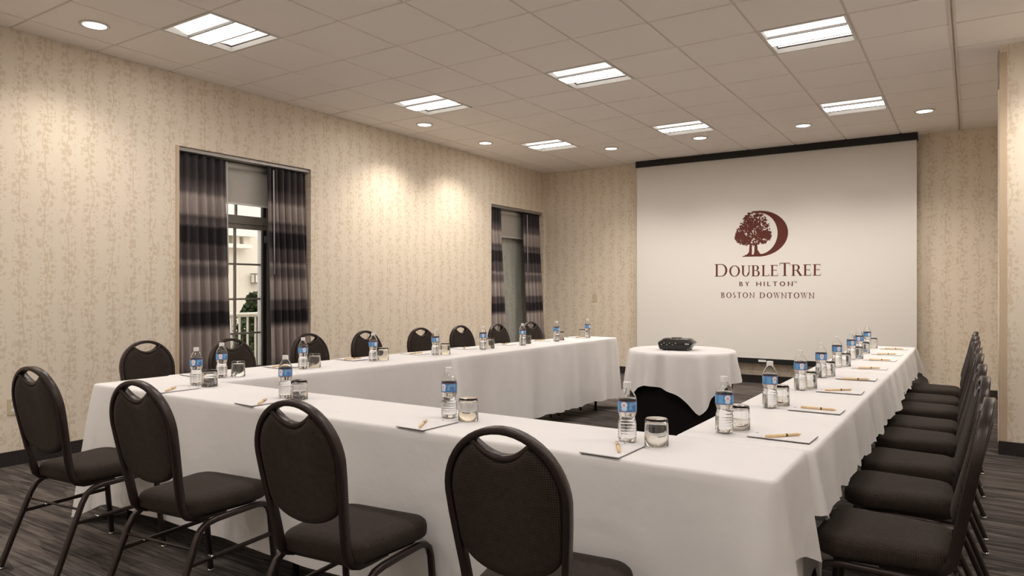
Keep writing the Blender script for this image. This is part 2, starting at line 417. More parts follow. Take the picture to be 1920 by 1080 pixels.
# troffers
M['tro_c'] = emis('troffer_centre_lens', LAMP, TROFFER_L*2.75); M['tro_s'] = emis('troffer_side_lens', LAMP, 0.95)
def make_troffer():
    t = empty('ceiling_light')
    h = T/2; e = h - 0.024; z0 = -0.006
    fr = MB().box(-h+.008, h-.008, -h+.008, -e, z0, .03).box(-h+.008, h-.008, e, h-.008, z0, .03).box(-h+.008, -e, -e, e, z0, .03).box(e, h-.008, -e, e, z0, .03)
    fr.build('frame', M['white_metal'], t)
    MB().box(-e, e, -e, e, .055, .072).build('housing', M['white_metal'], t)
    for s in (-1, 1):
        v = []; n = 6
        for q in range(n+1):
            f = q/n; y = s*(0.095 + f*(e-0.095-0.004)); z = .010 + .032*math.sin(PI*f*0.62)
            v += [(-e+.004, y, z), (e-.004, y, z)]
        mesh_obj('side_lens', v, [(2*q, 2*q+1, 2*q+3, 2*q+2) for q in range(n)], M['tro_s'], t, True)
        MB().box(-e+.002, e-.002, s*0.0905-.008, s*0.0905+.008, -0.007, .04).build('divider', M['grey_metal'], t)
    v = []; n = 8
    for q in range(n+1):
        f = q/n*2-1; v += [(-e+.004, f*.085, .001+.010*f*f), (e-.004, f*.085, .001+.010*f*f)]
    mesh_obj('centre_lens', v, [(2*q, 2*q+1, 2*q+3, 2*q+2) for q in range(n)], M['tro_c'], t, True)
    return t
proto = make_troffer()
ROWN = {1: 'nearest the left wall', 4: 'in the middle row', 7: 'in the right-hand row', 10: 'in the far right row'}
JN = {9: 'farthest, close to the projection screen', 5: 'second from the screen', 1: 'third from the screen', -3: 'fourth from the screen', -7: 'fifth from the screen'}
for q, (i, j) in enumerate(TROF):
    o = proto if q == 0 else copy_tree(proto)
    o.location = (gx(i+.5), gy(j+.5), H)
    tag(o, 'square recessed ceiling panel light %s, %s' % (ROWN[i], JN[j]), 'ceiling light', 'square ceiling panel lights')

# downlights
M['down'] = emis('downlight_lens', (1.0, 0.93, 0.84), 6.0)
def make_down():
    t = empty('downlight')
    MB().lathe([(.070, .0), (.084, -.012), (.097, -.009), (.099, -.003), (.070, .001)], 32, cap=False).build('trim_ring', M['white_metal'], t, True)
    MB().lathe([(.0775, -.0055), (.0775, -.0025)], 32).build('lens', M['down'], t)
    return t
dproto = make_down()
DOWN = [(0, 0, 'above the blank wall left of the first curtain'), (0, 6, 'along the left wall past the first curtain'), (0, 8, 'along the left wall near the far curtain'), (2, 10, 'left of the projection screen'),
        (4, 10, 'over the left part of the screen'), (6, 10, 'over the right part of the screen'), (8, 10, 'by the ceiling track near the screen'), (10, 6, 'in front of the wall end, out at the right'), (0, -4, 'added behind the viewer along the left wall for fill')]  # last entry is an unseen downlight, added for more light in the room
for q, (i, j, lab) in enumerate(DOWN):
    o = dproto if q == 0 else copy_tree(dproto)
    o.location = (gx(i+.5), gy(j+.5), H-0.003)
    tag(o, 'round recessed downlight ' + lab, 'downlight', 'round downlights')
    L = bpy.data.lights.new('downlight_lamp', 'SPOT'); L.energy = SPOT_W; L.spot_size = math.radians(128); L.spot_blend = 0.9; L.color = (1.0, 0.92, 0.82); L.shadow_soft_size = 0.06
    lo = bpy.data.objects.new('downlight_lamp', L); C.objects.link(lo); lo.parent = o; lo.location = (0, 0, -0.05)

# ------------------------------------------------------------------ windows, curtains, outside
t1 = struct(MB().box(XL, XL+0.012, W1[0]-0.03, W1[0], 0.106, W1[2]).build('trim_2', M['guard']), 'pale bead edging the near side of the first window recess', 'trim')
XW = -6.15
win = struct(MB().box(XW-.05, XW+.03, W1[0], W1[0]+.07, 0, W1[2]).box(XW-.05, XW+.03, 4.735, W1[1], 0, W1[2]).box(XW-.05, XW+.03, W1[0]+.07, 4.735, W1[2]-.2, W1[2])
             .box(XW-.05, XW+.03, W1[0]+.07, 4.735, 1.945, 2.03).box(XW-.05, XW+.03, W1[0]+.07, 4.735, 0, 0.10).build('window_1', M['bronze_frame']), 'bronze framed glazed door with transom between the near curtains', 'window')
MB().box(XW-.04, XW+.02, W1[0]+.07, 4.735, 1.90, 1.944).build('sash_rail', M['bronze_frame'], win)
MB().box(XW-.04, XW+.02, 4.69, 4.735, .10, 1.90).build('sash_stile', M['bronze_dark'], win)
MB().box(XW-.04, XW+.02, 4.668, 4.69, .10, 1.90).build('sash_bead', M['grey_metal'], win)
MB().box(XW-.03, XW+.01, 4.70, 4.735, 2.03, 2.36).build('transom_stile', M['bronze_dark'], win)
MB().box(XW+.02, XW+.032, 4.705, 4.73, 1.77, 1.84).build('hinge', M['grey_metal'], win)
for zz_ in (1.543, 1.192, 0.846, 0.5): MB().box(XW-.025, XW+.005, W1[0]+.07, 4.668, zz_-.009, zz_+.009).build('muntin', M['bronze_frame'], win)
for yy_ in (4.377, 4.0): MB().box(XW-.0245, XW+.0045, yy_-.009, yy_+.009, .10, 1.90).build('muntin', M['bronze_frame'], win)
MB().box(XW-.024, XW+.004, 4.39-.009, 4.39+.009, 2.03, 2.36).build('muntin', M['bronze_frame'], win)
MB().box(XW-.012, XW-.008, W1[0]+.07, 4.69, .10, 1.90).build('pane', M['pane'], win)
MB().box(XW-.012, XW-.008, W1[0]+.07, 4.70, 2.03, 2.36).build('pane', M['pane'], win)
w2 = struct(MB().box(XL-TH, XL-TH+.08, W2[0], W2[1], 0, W2[2]).build('window_2', M['paper_daylit']), 'far window recess closed by a stand-in blossom panel coloured as if daylit', 'window')

def shade(y0, y1, z0, z1, x, lab):
    t = empty('roller_shade', (x, (y0+y1)/2, z0)); t['label'] = lab; t['category'] = 'roller shade'
    w = (y1-y0)/2
    MB().sweep([(0, -w, z1-z0-.05), (0, w, z1-z0-.05)], circ(.03, 14)).build('roller_tube', M['white_metal'], t, True)
    MB().box(-.002, .002, -w, w, .012, z1-z0-.05).build('shade_fabric', M['shade'], t)
    MB().box(-.008, .008, -w, w, 0, .018).build('hem_bar', M['white_metal'], t)
shade(3.70, 4.745, 2.125, W1[2]-.01, XL-.18, 'cream roller shade half lowered over the near glazed door')
shade(8.70, 9.70, 2.095, W2[2]-.01, XL-.18, 'cream roller shade between the far pair of curtains')

def curtain(y0, y1, yb0, yb1, ztop, n, seed, x_top, x_bot, lab, wand_y=None):
    rnd = random.Random(seed); rows = 22; cols = n*10
    ph = [rnd.uniform(-.5, .5) for _ in range(n+1)]; am = [rnd.uniform(.6, 1.25) for _ in range(n+1)]
    v = []
    for r_ in range(rows+1):
        f = r_/rows; z = ztop - f*(ztop-.03)
        for c_ in range(cols+1):
            u = c_/cols; k_ = u*n; ki = int(min(k_, n-1e-6)); fr = k_-ki
            a = am[ki]*(1-fr) + am[ki+1]*fr; p_ = ph[ki]*(1-fr)+ph[ki+1]*fr
            amp = (.022 + .028*min(1, f*2.2))*a
            w = math.sin(2*PI*k_ + p_*f*1.6) + .35*math.sin(4*PI*k_ + 2*p_)*(1-f)
            ease = f**1.3
            y = (y0*(1-ease)+yb0*ease)*(1-u) + (y1*(1-ease)+yb1*ease)*u + .014*math.cos(2*PI*k_+p_)*min(1, f*2)
            x = x_top*(1-ease) + x_bot*ease + amp*w
            v.append((x, y, z))
    m = cols+1
    f_ = [(r_*m+c_, r_*m+c_+1, (r_+1)*m+c_+1, (r_+1)*m+c_) for r_ in range(rows) for c_ in range(cols)]
    o = mesh_obj('curtain', v, f_, M['curtain'], None, True)
    sm = o.modifiers.new('thickness', 'SOLIDIFY'); sm.thickness = .004
    tag(o, lab, 'curtain', 'plaid curtains')
    if wand_y is not None:
        MB().sweep([(x_top+.07, wand_y, ztop-.03), (x_top+.085, wand_y, ztop-1.08)], circ(.006, 8)).build('draw_wand', M['wand'], o, True)
    return o
XT = XL - .075
curtain(W1[0]+.012, 4.135, W1[0]+.008, 4.20, W1[2]-.045, 6, 3, XT, XL-.035, 'banded plaid curtain left of the glazed door, nearest', 4.10)
curtain(4.605, W1[1]-.015, 4.60, W1[1]+.04, W1[2]-.045, 6, 5, XT, XL+.0, 'banded plaid curtain right of the glazed door', 4.63)
curtain(W2[0]+.012, 8.84, W2[0]+.012, 9.02, W2[2]-.045, 4, 8, XT, XL-.055, 'banded plaid curtain left of the far daylight-tinted panel')
curtain(9.44, W2[1]-.012, 9.38, 9.90, W2[2]-.045, 5, 11, XT, XL+.08, 'banded plaid curtain in the far corner of the room', 9.47)
def track(w, lab):
    tag(MB().bbox(XT-.035, XT+.05, w[0]+.003, w[1]-.003, w[2]-.035, w[2]-.001, .004).build('curtain_track', M['grey_metal']), lab, 'curtain track')
track(W1, 'grey curtain track under the head of the near recess'); track(W2, 'grey curtain track under the head of the far recess')

# outside the glazed door
struct(boxm('ground', (-14, XL-.5, -2, 14, -.25, -.02), M['paving']), 'pale paving outside the glazed door', 'paving')
fac = empty('neighbour_building', (-9.5, 6, -.02)); tag(fac, 'cream stucco building seen through the glazed door', 'building')
def fb(n, a, m): 
    x0, x1, y0, y1, z0, z1 = a
    return MB().box(x0+9.5, x1+9.5, y0-6, y1-6, z0+.02, z1+.02).build(n, m, fac)
fb('wall', (-9.8, -9.5, 2, 12, -.02, 3.6), M['stucco'])
fb('cornice_cap', (-9.5, -9.27, 5.2, 6.99, 2.10, 2.26), M['stone'])
fb('cornice_ledge', (-9.5, -9.30, 5.2, 6.93, 1.92, 1.98), M['stone'])
for q in range(9): fb('cornice_block', (-9.5, -9.40, 6.90-.185*q-.06, 6.90-.185*q+.05, 1.98, 2.10), M['stone'])
lan = empty('wall_lantern', (-9.5, 7.095, 1.38)); tag(lan, 'small square wall lantern on the cream building outside', 'lantern')
MB().box(0, .03, -.05, .05, .03, .13).build('back_plate', M['bronze_frame'], lan)
MB().bbox(.03, .13, -.07, .07, .015, .145, .006).build('lantern_glass', M['lantern_glass'], lan)
MB().box(.025, .14, -.08, .08, .145, .16).box(.025, .14, -.08, .08, 0, .015).box(.12, .14, -.08, -.068, .015, .145).box(.12, .14, .068, .08, .015, .145).build('cage', M['bronze_frame'], lan)
ra = empty('balcony_railing', (-7.4, 5.3, -.02)); tag(ra, 'pale metal railing outside the glazed door', 'railing')
MB().sweep([(0, -1.6, 1.0), (0, 1.6, 1.0)], circ(.028, 12)).build('top_rail', M['rail_paint'], ra, True)
MB().box(-.015, .015, -1.6, 1.6, .08, .11).build('bottom_rail', M['rail_paint'], ra)
for q in range(27): MB().box(-.009, .009, -1.43+.112*q-.009, -1.43+.112*q+.009, 0.0 if q % 8 == 0 else .11, .985).build('baluster', M['rail_paint'], ra)
bu = empty('evergreen_shrub', (-8.08, 6.06, -.02)); tag(bu, 'dark conical evergreen shrub behind the railing', 'shrub')
MB().sweep([(0, 0, 0), (.01, 0, .9)], circ(.025, 8)).build('stem', M['bark'], bu)
rnd = random.Random(4); v, f = [], []
for q in range(4200):
    z = rnd.random()**1.25*1.22 + .04; rr = (.50*(1-(z/1.36))**.75)*math.sqrt(rnd.random())*(.8+.4*rnd.random()); a = rnd.uniform(0, 2*PI)
    c0 = Vector((rr*math.cos(a), rr*math.sin(a), z)); d1 = Vector((rnd.gauss(0, 1), rnd.gauss(0, 1), rnd.gauss(.4, 1))).normalized()*.04
    d2 = d1.cross(Vector((rnd.gauss(0, 1), rnd.gauss(0, 1), rnd.gauss(0, 1)))).normalized()*.018; n0 = len(v)
    v += [c0-d1, c0+d2, c0+d1, c0-d2]; f.append((n0, n0+1, n0+2, n0+3))
fo = mesh_obj('foliage', v, f, M['leaf'], bu); fo['kind'] = 'stuff'

# wall plates
pl = empty('wall_outlet', (XL, 2.325, .43)); tag(pl, 'ivory outlet plate low on the left wall behind a chair', 'outlet')
MB().bbox(0, .007, -.038, .038, -.06, .06, .002).build('plate', M['ivory'], pl)
for dz in (-.025, .025): MB().box(.007, .009, -.014, .014, dz-.012, dz+.012).build('socket', M['paper'], pl)
pl = empty('light_switch', (-4.962, YB, 1.152)); tag(pl, 'ivory switch plate on the back wall left of the screen', 'switch')
MB().bbox(-.04, .04, -.007, 0, -.06, .06, .002).build('plate', M['ivory'], pl)
MB().box(-.006, .006, -.016, -.007, -.012, .012).build('toggle', M['ivory'], pl)

# ------------------------------------------------------------------ projection screen with its printed emblem
YS = 9.85
SX0, SX1, SZ0, SZ1 = -4.185, -0.549, 0.352, 3.105
sc = empty('projection_screen', ((SX0+SX1)/2, YS, SZ0)); tag(sc, 'large pull-down projection screen on the back wall with maroon emblem', 'projection screen')
ox, oz = (SX0+SX1)/2, SZ0
def spart(n, a, m):
    x0, x1, y0, y1, z0, z1 = a
    return MB().box(x0-ox, x1-ox, y0-YS, y1-YS, z0-oz, z1-oz).build(n, m, sc)
spart('screen_fabric', (SX0, SX1, YS, YS+.004, SZ0, SZ1), M['screen'])
spart('housing', (SX0-.01, SX1+.01, YS-.035, YS+.10, SZ1-.0, H+.02), M['screen_black'])
spart('bottom_bar', (SX0+.01, SX1-.01, YS-.012, YS+.016, SZ0-.07, SZ0), M['screen_black'])
spart('pull_tab', (-2.415, -2.315, YS-.02, YS-.012, SZ0-.045, SZ0-.018), M['paper'])
spart('end_bracket', (SX1+.012, SX1+.11, YS-.02, YS+.05, H-.035, H-.003), M['tbar'])

# flat letters, drawn as strokes; cap height 1
def arc(cx, cz, rx, rz, a0, a1, tx, tz, n=20):
    """ring segment with outer radii rx,rz; tx,tz = thickness at the sides and at top/bottom"""
    P = []
    for q in range(n+1):
        a = math.radians(a0+(a1-a0)*q/n); P.append(((cx+rx*math.cos(a), cz+rz*math.sin(a)), (cx+(rx-tx)*math.cos(a), cz+(rz-tz)*math.sin(a))))
    return [[P[q][0], P[q+1][0], P[q+1][1], P[q][1]] for q in range(n)]
def rc(x0, x1, z0, z1): return [[(x0, z0), (x1, z0), (x1, z1), (x0, z1)]]
def dg(xa, xb, w, z0=0.0, z1=1.0): return [[(xa, z0), (xa+w, z0), (xb+w, z1), (xb, z1)]]
def glyph(ch, S_=0.13, t=0.045, serif=True):
    """polygons and advance width"""
    sf = .085 if serif else 0
    def ser(x0, x1, z, up): 
        return rc(x0-sf, x1+sf, z if up else z-t*.8, z+t*.8 if up else z) if serif else []
    def stem(x, w=S_): return rc(x, x+w, 0, 1) + ser(x, x+w, 0, True) + ser(x, x+w, 1, False)
    x = sf
    if ch == 'D': return stem(x) + rc(x+S_, x+.42, 1-t, 1) + rc(x+S_, x+.42, 0, t) + arc(x+.40, .5, .44, .5, -90, 90, S_*1.1, t), x+.84+.06
    if ch == 'O': return arc(.47, .5, .45, .52, 0, 360, S_*1.05, t, 36), .94
    if ch == 'U': return rc(x, x+S_, .33, 1) + ser(x, x+S_, 1, False) + rc(x+.54, x+.54+t*1.3, .33, 1) + ser(x+.54, x+.54+t, 1, False) + arc(x+.30, .34, .30, .36, 180, 360, S_*.95, t), x+.6+sf
    if ch == 'B': return stem(x) + rc(x+S_, x+.33, 1-t, 1) + rc(x+S_, x+.36, .52-t/2, .52+t/2) + rc(x+S_, x+.36, 0, t) + arc(x+.31, .76, .22, .24, -90, 90, S_, t) + arc(x+.34, .26, .26, .28, -90, 90, S_, t), x+.60+.06
    if ch == 'L': return stem(x) + rc(x+S_, x+.50, 0, t) + ([[(x+.46, 0), (x+.52, 0), (x+.555, .24), (x+.53, .24)]] if serif else []), x+.55
    if ch == 'E': return stem(x) + rc(x+S_, x+.48, 1-t, 1) + rc(x+S_, x+.40, .52-t/2, .52+t/2) + rc(x+S_, x+.50, 0, t) + ([[(x+.46, 0), (x+.50, 0), (x+.55, .22), (x+.525, .22)], [(x+.45, 1), (x+.485, 1), (x+.495, .80), (x+.475, .80)]] + rc(x+.385, x+.41, .42, .62) if serif else []), x+.57
    if ch == 'T': return rc(.36-S_/2, .36+S_/2, 0, 1) + ser(.36-S_/2, .36+S_/2, 0, True) + rc(.02, .70, 1-t, 1) + ([[(.02, 1), (.045, 1), (.035, .80), (.0, .80)], [(.675, 1), (.70, 1), (.72, .80), (.685, .80)]] if serif else []), .73
    if ch == 'R': return stem(x) + rc(x+S_, x+.33, 1-t, 1) + rc(x+S_, x+.33, .49-t/2, .49+t/2) + arc(x+.31, .74, .25, .26, -90, 90, S_, t) + dg(x+.57, x+.28, S_*1.15, 0, .5) + ser(x+.60, x+.67, 0, True), x+.74
    if ch == 'S': return arc(.27, .75, .22, .25, 60, 270, S_*.8, t*1.3) + arc(.25, .26, .25, .26, -140, 90, S_*.9, t*1.3), .54
    if ch == 'N': return rc(x+.02, x+.02+t*1.2, 0, 1) + ser(x+.02, x+.02+t, 0, True) + rc(x+.64, x+.64+t*1.2, 0, 1) + ser(x+.64, x+.64+t, 1, False) + [[(x-.04, 1), (x+.10, 1), (x+.69, 0), (x+.62, 0)]] + ser(x-.02, x+.03, 1, False), x+.70+sf
    if ch == 'W': return [[(.0, 1), (S_, 1), (.34, 0), (.28, 0)], [(.28, 0), (.34, 0), (.54, 1), (.49, 1)], [(.42, 1), (.42+S_, 1), (.76, 0), (.70, 0)], [(.70, 0), (.76, 0), (.98, 1), (.93, 1)]] + ser(0, S_, 1, False) + ser(.44, .52, 1, False) + ser(.92, .98, 1, False), 1.0
    if ch == 'Y': return [[(0, 1), (S_, 1), (.36, .45), (.36-S_, .45)], [(.36-S_*.6, .45), (.36, .45), (.66, 1), (.66-S_, 1)]] + rc(.33-S_/2, .33+S_/2, 0, .48), .66
    if ch == 'H': return rc(.03, .03+S_, 0, 1) + rc(.70, .70+S_, 0, 1) + rc(.03, .75, .5-t/2, .5+t/2), .86
    if ch == 'I': return rc(.05, .05+S_, 0, 1), .1+S_
    if ch == 'M': return rc(.03, .03+S_, 0, 1) + rc(.75, .75+S_, 0, 1) + dg(.39, .03, S_, 0, 1) + dg(.42, .75, S_, 0, 1), .92
    return [], .4
def flat(name, polys, mat, parent, d=.0005, step=5e-6):
    """thin flat print: polygons in (x,z), just proud of the screen"""
    b = MB()
    for q, P in enumerate(polys):
        n = len(P); b.add([(p_[0]-ox, -d-q*step, p_[1]-oz) for p_ in P], [tuple(range(n))])
    return b.build(name, mat, parent)
def word(txt, x0, x1, z0, h, S_=.13, t=.045, serif=True, caps=(), big=1.2, track_=.10, wide=1.0):
    gl = []; x = 0
    for q, ch in enumerate(txt):
        s = big if q in caps else 1.0
        P, adv = glyph(ch, S_/ (1.0 if q not in caps else 1.08), t, serif)
        gl.append((ch, P, x, s)); x += (adv*wide*s if ch != ' ' else .42*wide) + track_
    sc_ = (x1-x0)/(x-track_)
    for ch, P, xo, s in gl:
        if P: flat('letter', [[(x0+(xo+p_[0]*wide*s)*sc_, z0+p_[1]*h*s) for p_ in poly] for poly in P], M['maroon'], sc)
word('DOUBLETREE', -3.017, -1.622, 1.468, .150, .15, .058, caps=(0, 6), big=1.17, track_=.07)
word('BY HILTON', -2.675, -1.985, 1.334, .060, .17, .15, False, track_=.42, wide=1.15)
word('TM', -1.968, -1.925, 1.375, .024, .14, .14, False, track_=.1)
word('BOSTON DOWNTOWN', -2.930, -1.712, 1.172, .075, .165, .095, track_=.22)
# the large D with a tree as its stem
flat('emblem_letter', arc(-2.42, 2.047, .385, .312, -91, 97, .135, .030, 40) + [[(-2.60, 1.737), (-2.40, 1.737), (-2.40, 1.765), (-2.60, 1.765)], [(-2.46, 1.736), (-2.34, 1.742), (-2.36, 1.772), (-2.46, 1.768)], [(-2.47, 2.327), (-2.40, 2.327), (-2.40, 2.357), (-2.52, 2.357)]], M['maroon'], sc)
trunk = [[(-2.64, 1.737), (-2.36, 1.737), (-2.42, 1.752), (-2.62, 1.752)], [(-2.63, 1.74), (-2.575, 1.765), (-2.545, 1.80), (-2.535, 1.92), (-2.505, 1.92), (-2.505, 1.80), (-2.51, 1.74)],
         [(-2.49, 1.74), (-2.475, 1.80), (-2.47, 1.92), (-2.435, 1.92), (-2.43, 1.83), (-2.40, 1.78), (-2.35, 1.74)]]
flat('emblem_trunk', trunk, M['maroon'], sc)
rnd = random.Random(12); leaves = []
CROWN = [(-2.50, 2.24, .11, .105), (-2.56, 2.19, .10, .10), (-2.42, 2.20, .11, .12), (-2.60, 2.09, .11, .10), (-2.50, 2.10, .15, .13), (-2.38, 2.10, .11, .12), (-2.66, 2.00, .075, .075), (-2.60, 1.96, .09, .065), (-2.48, 1.98, .14, .085), (-2.35, 1.99, .10, .075), (-2.32, 2.035, .075, .05), (-2.68, 2.03, .05, .05)]
for q in range(1250):
    cx, cz, rx, rz = CROWN[q % len(CROWN)]
    a, r_ = rnd.uniform(0, 2*PI), math.sqrt(rnd.random())
    x, z = cx+rx*r_*math.cos(a), cz+rz*r_*math.sin(a); b_ = rnd.uniform(0, PI); L_, w_ = rnd.uniform(.012, .021), rnd.uniform(.006, .011)
    c_, s_ = math.cos(b_), math.sin(b_)
    leaves.append([(x+p_*c_*L_-q_*s_*w_, z+p_*s_*L_+q_*c_*w_) for p_, q_ in ((-1, 0), (-.3, -1), (.5, -.8), (1, 0), (.5, .8), (-.3, 1))])
fl = flat('emblem_crown', leaves, M['maroon'], sc, .0009, 1.2e-6); fl['kind'] = 'stuff'

# ------------------------------------------------------------------ tables and cloths
ZT = 0.762                       # top of the cloths
def drape(name, quad, ztop, drops, seed, lab, amp=.012, flare=.012, corner=.05, tip=.06, freq=9, mat=None, hemwave=.0, group=None):
    """cloth over a four-cornered top; quad counter-clockwise, drops per side"""
    rnd = random.Random(seed); Q = [Vector((a, b, 0)) for a, b in quad]; per = []
    for e in range(4):
        A, B = Q[e], Q[(e+1) % 4]; d = B-A; L_ = d.length; t = d.normalized(); n = Vector((t.y, -t.x, 0))
        m = max(6, int(L_/.028)); r_ = .02
        for q in range(m):
            f = q/(m-1); s_ = r_ + f*(L_-2*r_)
            dc = min(s_, L_-s_)
            per.append((A+t*s_, n, e, s_, L_, dc))
        n2d = (Q[(e+2) % 4]-B).normalized(); n2 = Vector((n2d.y, -n2d.x, 0))
        for q in range(1, 4):
            f = q/4; nn = (n*(1-f)+n2*f).normalized(); per.append((B-t*r_+n2d*r_ + (nn*r_ - (n*0))*1.0 - nn*0 + (-n*r_*0), nn, -1-e, 0, 1, 0.0))
    N_ = len(per); ph = [[rnd.uniform(0, 2*PI) for _ in range(4)] for _ in range(5)]
    tot = [0.0]
    for q in range(1, N_): tot.append(tot[-1] + (per[q][0]-per[q-1][0]).length)
    def fold(s_, p_): return .5*math.sin(s_*freq+p_[0]) + .32*math.sin(s_*freq*1.73+p_[1]) + .25*math.sin(s_*freq*2.9+p_[2]) + .15*math.sin(s_*freq*5.1+p_[3])
    K = 12; fr = [0, .04, .1, .18, .28, .38, .5, .62, .74, .86, .95, 1.0]
    rings = [[], [], []]
    for (p_, n, e, s_, L_, dc) in per:
        rings[0].append((p_ - n*.012 + Vector((0, 0, ztop)))); rings[1].append((p_ - n*.004 + Vector((0, 0, ztop-.003)))); rings[2].append((p_ + Vector((0, 0, ztop-.012))))
    for kf in fr[1:]:
        R_ = []
        for q, (p_, n, e, s_, L_, dc) in enumerate(per):
            if e >= 0:
                d = drops[e]; w = .5*(1-max(0, 1-s_/.07)**2*0)
                if s_ < .06: d = drops[e]*(.5+.5*s_/.06) + drops[(e-1) % 4]*(.5-.5*s_/.06)
                if L_-s_ < .06: d = drops[e]*(.5+.5*(L_-s_)/.06) + drops[(e+1) % 4]*(.5-.5*(L_-s_)/.06)
            else: d = .5*(drops[-1-e]+drops[(-e) % 4])
            cw = math.exp(-(dc/.11)**2)
            d2 = d + tip*cw + hemwave*fold(tot[q]*1.0, ph[4])
            d2 = min(d2, ztop-.004)
            out = (kf**.85)*(flare + amp*fold(tot[q], ph[0])*min(1.0, d/.35) + corner*cw*(1+.5*math.sin(tot[q]*60))*min(1.0, d/.4))
            R_.append(p_ + n*out + Vector((0, 0, ztop-.012-kf*(d2-.012))))
        rings.append(R_)
    vs = [v_ for R_ in rings for v_ in R_]; nr = len(rings)
    fs = [(a*N_+q, (a+1)*N_+q, (a+1)*N_+(q+1) % N_, a*N_+(q+1) % N_) for a in range(nr-1) for q in range(N_)]
    fs.append(tuple(range(N_)))
    o = mesh_obj(name, vs, fs, mat or M['cloth'], None, True)
    o.data.polygons[len(fs)-1].use_smooth = False
    return tag(o, lab, 'tablecloth', group)

def folding_table(x0, x1, y0, y1, rz, lab, ztop=ZT-.006):
    cx, cy = (x0+x1)/2, (y0+y1)/2; w, d = (x1-x0)/2, (y1-y0)/2
    t = empty('folding_table', (cx, cy, 0), rz); tag(t, lab, 'table', 'folding tables under the white cloths')
    MB().bbox(-w, w, -d, d, ztop-.03, ztop, .006).build('tabletop', M['laminate'], t)
    ax = w > d
    for sx in (-1, 1):
        for sy in (-1, 1):
            px, py = (sx*(w-.22), sy*(d-.05)) if ax else (sx*(w-.05), sy*(d-.22))
            MB().sweep([(px, py, 0), (px, py, ztop-.03)], circ(.014, 8)).build('leg', M['black_metal'], t, True)
    return t
# front run
folding_table(-4.09, -2.285, 2.04, 2.44, 0, 'folding table under the left half of the front cloth')
folding_table(-2.275, -0.475, 2.04, 2.44, 0, 'folding table under the right half of the front cloth')
drape('tablecloth', [(-4.115, 2.015), (-0.448, 2.015), (-0.448, 2.462), (-4.115, 2.462)], ZT, (.635, .285, .60, .66), 2, 'long white cloth over the front table run, hanging nearly to the floor', amp=.014, flare=.006, corner=.065, tip=.075, freq=5)
drape('tablecloth', [(-1.30, 2.035), (-0.458, 2.035), (-0.458, 2.445), (-1.30, 2.445)], ZT-.0035, (.60, .70, .55, .3), 21, 'white under-cloth showing below the short right end of the front cloth', amp=.006, flare=.0, corner=.01, tip=.0)
# left run, standing slightly askew
folding_table(-3.98, -3.58, 2.60, 4.20, math.radians(-5.5), 'folding table under the nearer cloth along the left wall')
folding_table(-3.74, -3.34, 4.32, 6.98, math.radians(-2.6), 'folding table under the farther cloth along the left wall')
drape('tablecloth', [(-3.600, 2.468), (-3.335, 4.30), (-3.965, 4.30), (-4.155, 2.468)], ZT-.001, (.64, .12, .25, .12), 3, 'white cloth on the nearer table along the left wall', amp=.022, flare=.01, corner=.02, tip=.0, freq=8)
drape('tablecloth', [(-3.338, 4.262), (-3.236, 7.075), (-3.70, 7.105), (-3.955, 4.262)], ZT+.0015, (.635, .64, .25, .12), 4, 'white cloth on the farther table along the left wall', amp=.042, flare=.025, corner=.055, tip=.04, freq=8, hemwave=.015)
# right run
folding_table(-.87, -.46, 2.50, 4.88, 0, 'folding table under the nearer cloth of the right-hand run')
folding_table(-.87, -.46, 4.92, 7.30, 0, 'folding table under the farther cloth of the right-hand run')
drape('tablecloth', [(-.902, 2.466), (-.430, 2.466), (-.418, 4.96), (-.900, 4.96)], ZT-.001, (.12, .215, .12, .30), 6, 'white cloth on the nearer table of the right-hand run', amp=.030, flare=.03, corner=.03, tip=.02, freq=13, hemwave=.022)
drape('tablecloth', [(-.900, 4.92), (-.412, 4.92), (-.412, 7.352), (-.900, 7.352)], ZT+.0015, (.12, .20, .40, .30), 7, 'white cloth on the farther table of the right-hand run', amp=.030, flare=.03, corner=.07, tip=.06, freq=13, hemwave=.022)

# round projector table
RC = Vector((-2.168, 6.108, 0)); RR = .46; ZR = .752
t = empty('round_table', RC); tag(t, 'small round table under black and white cloths by the screen', 'table')
MB().lathe([(RR-.004, ZR-.035), (RR, ZR-.03), (RR, ZR-.01), (RR-.004, ZR-.006)], 48).build('tabletop', M['laminate'], t)
MB().lathe([(.035, .02), (.035, ZR-.035)], 16).build('pedestal', M['black_metal'], t, True)
MB().lathe([(.26, 0), (.26, .02), (.06, .035)], 24).build('foot', M['black_metal'], t)
def ring_cloth(name, mat, rfun, zfun, ztop, lab, R_, seg=144, K=16):
    v = [(0, 0, ztop)]; rings = []
    for q in range(seg): a = 2*PI*q/seg; v.append(((R_-.012)*math.cos(a), (R_-.012)*math.sin(a), ztop))
    for q in range(seg): a = 2*PI*q/seg; v.append((R_*math.cos(a), R_*math.sin(a), ztop-.006))
    for k_ in range(1, K+1):
        f = k_/K
        for q in range(seg):
            a = 2*PI*q/seg; zb = zfun(a); z = ztop-.006-f*(ztop-.006-zb); r_ = rfun(a, f, z)
            v.append((r_*math.cos(a), r_*math.sin(a), z))
    fs = [(0, 1+q, 1+(q+1) % seg) for q in range(seg)]
    for k_ in range(K+1): fs += [(1+k_*seg+q, 1+(k_+1)*seg+q, 1+(k_+1)*seg+(q+1) % seg, 1+k_*seg+(q+1) % seg) for q in range(seg)]
    o = mesh_obj(name, v, fs, mat, None, True); o.location = RC
    return tag(o, lab, 'tablecloth')
ring_cloth('tablecloth', M['black_cloth'], lambda a, f, z: RR+.002 - .05*math.sin(PI*min(1, f*1.0))*.6 + f*(.0 + .012*math.sin(a*11)), lambda a: .004, ZR-.003, 'black floor-length cloth under the white one on the round table', RR)
cam_a = math.atan2(-RC.y, -RC.x)               # direction from the table to the viewer
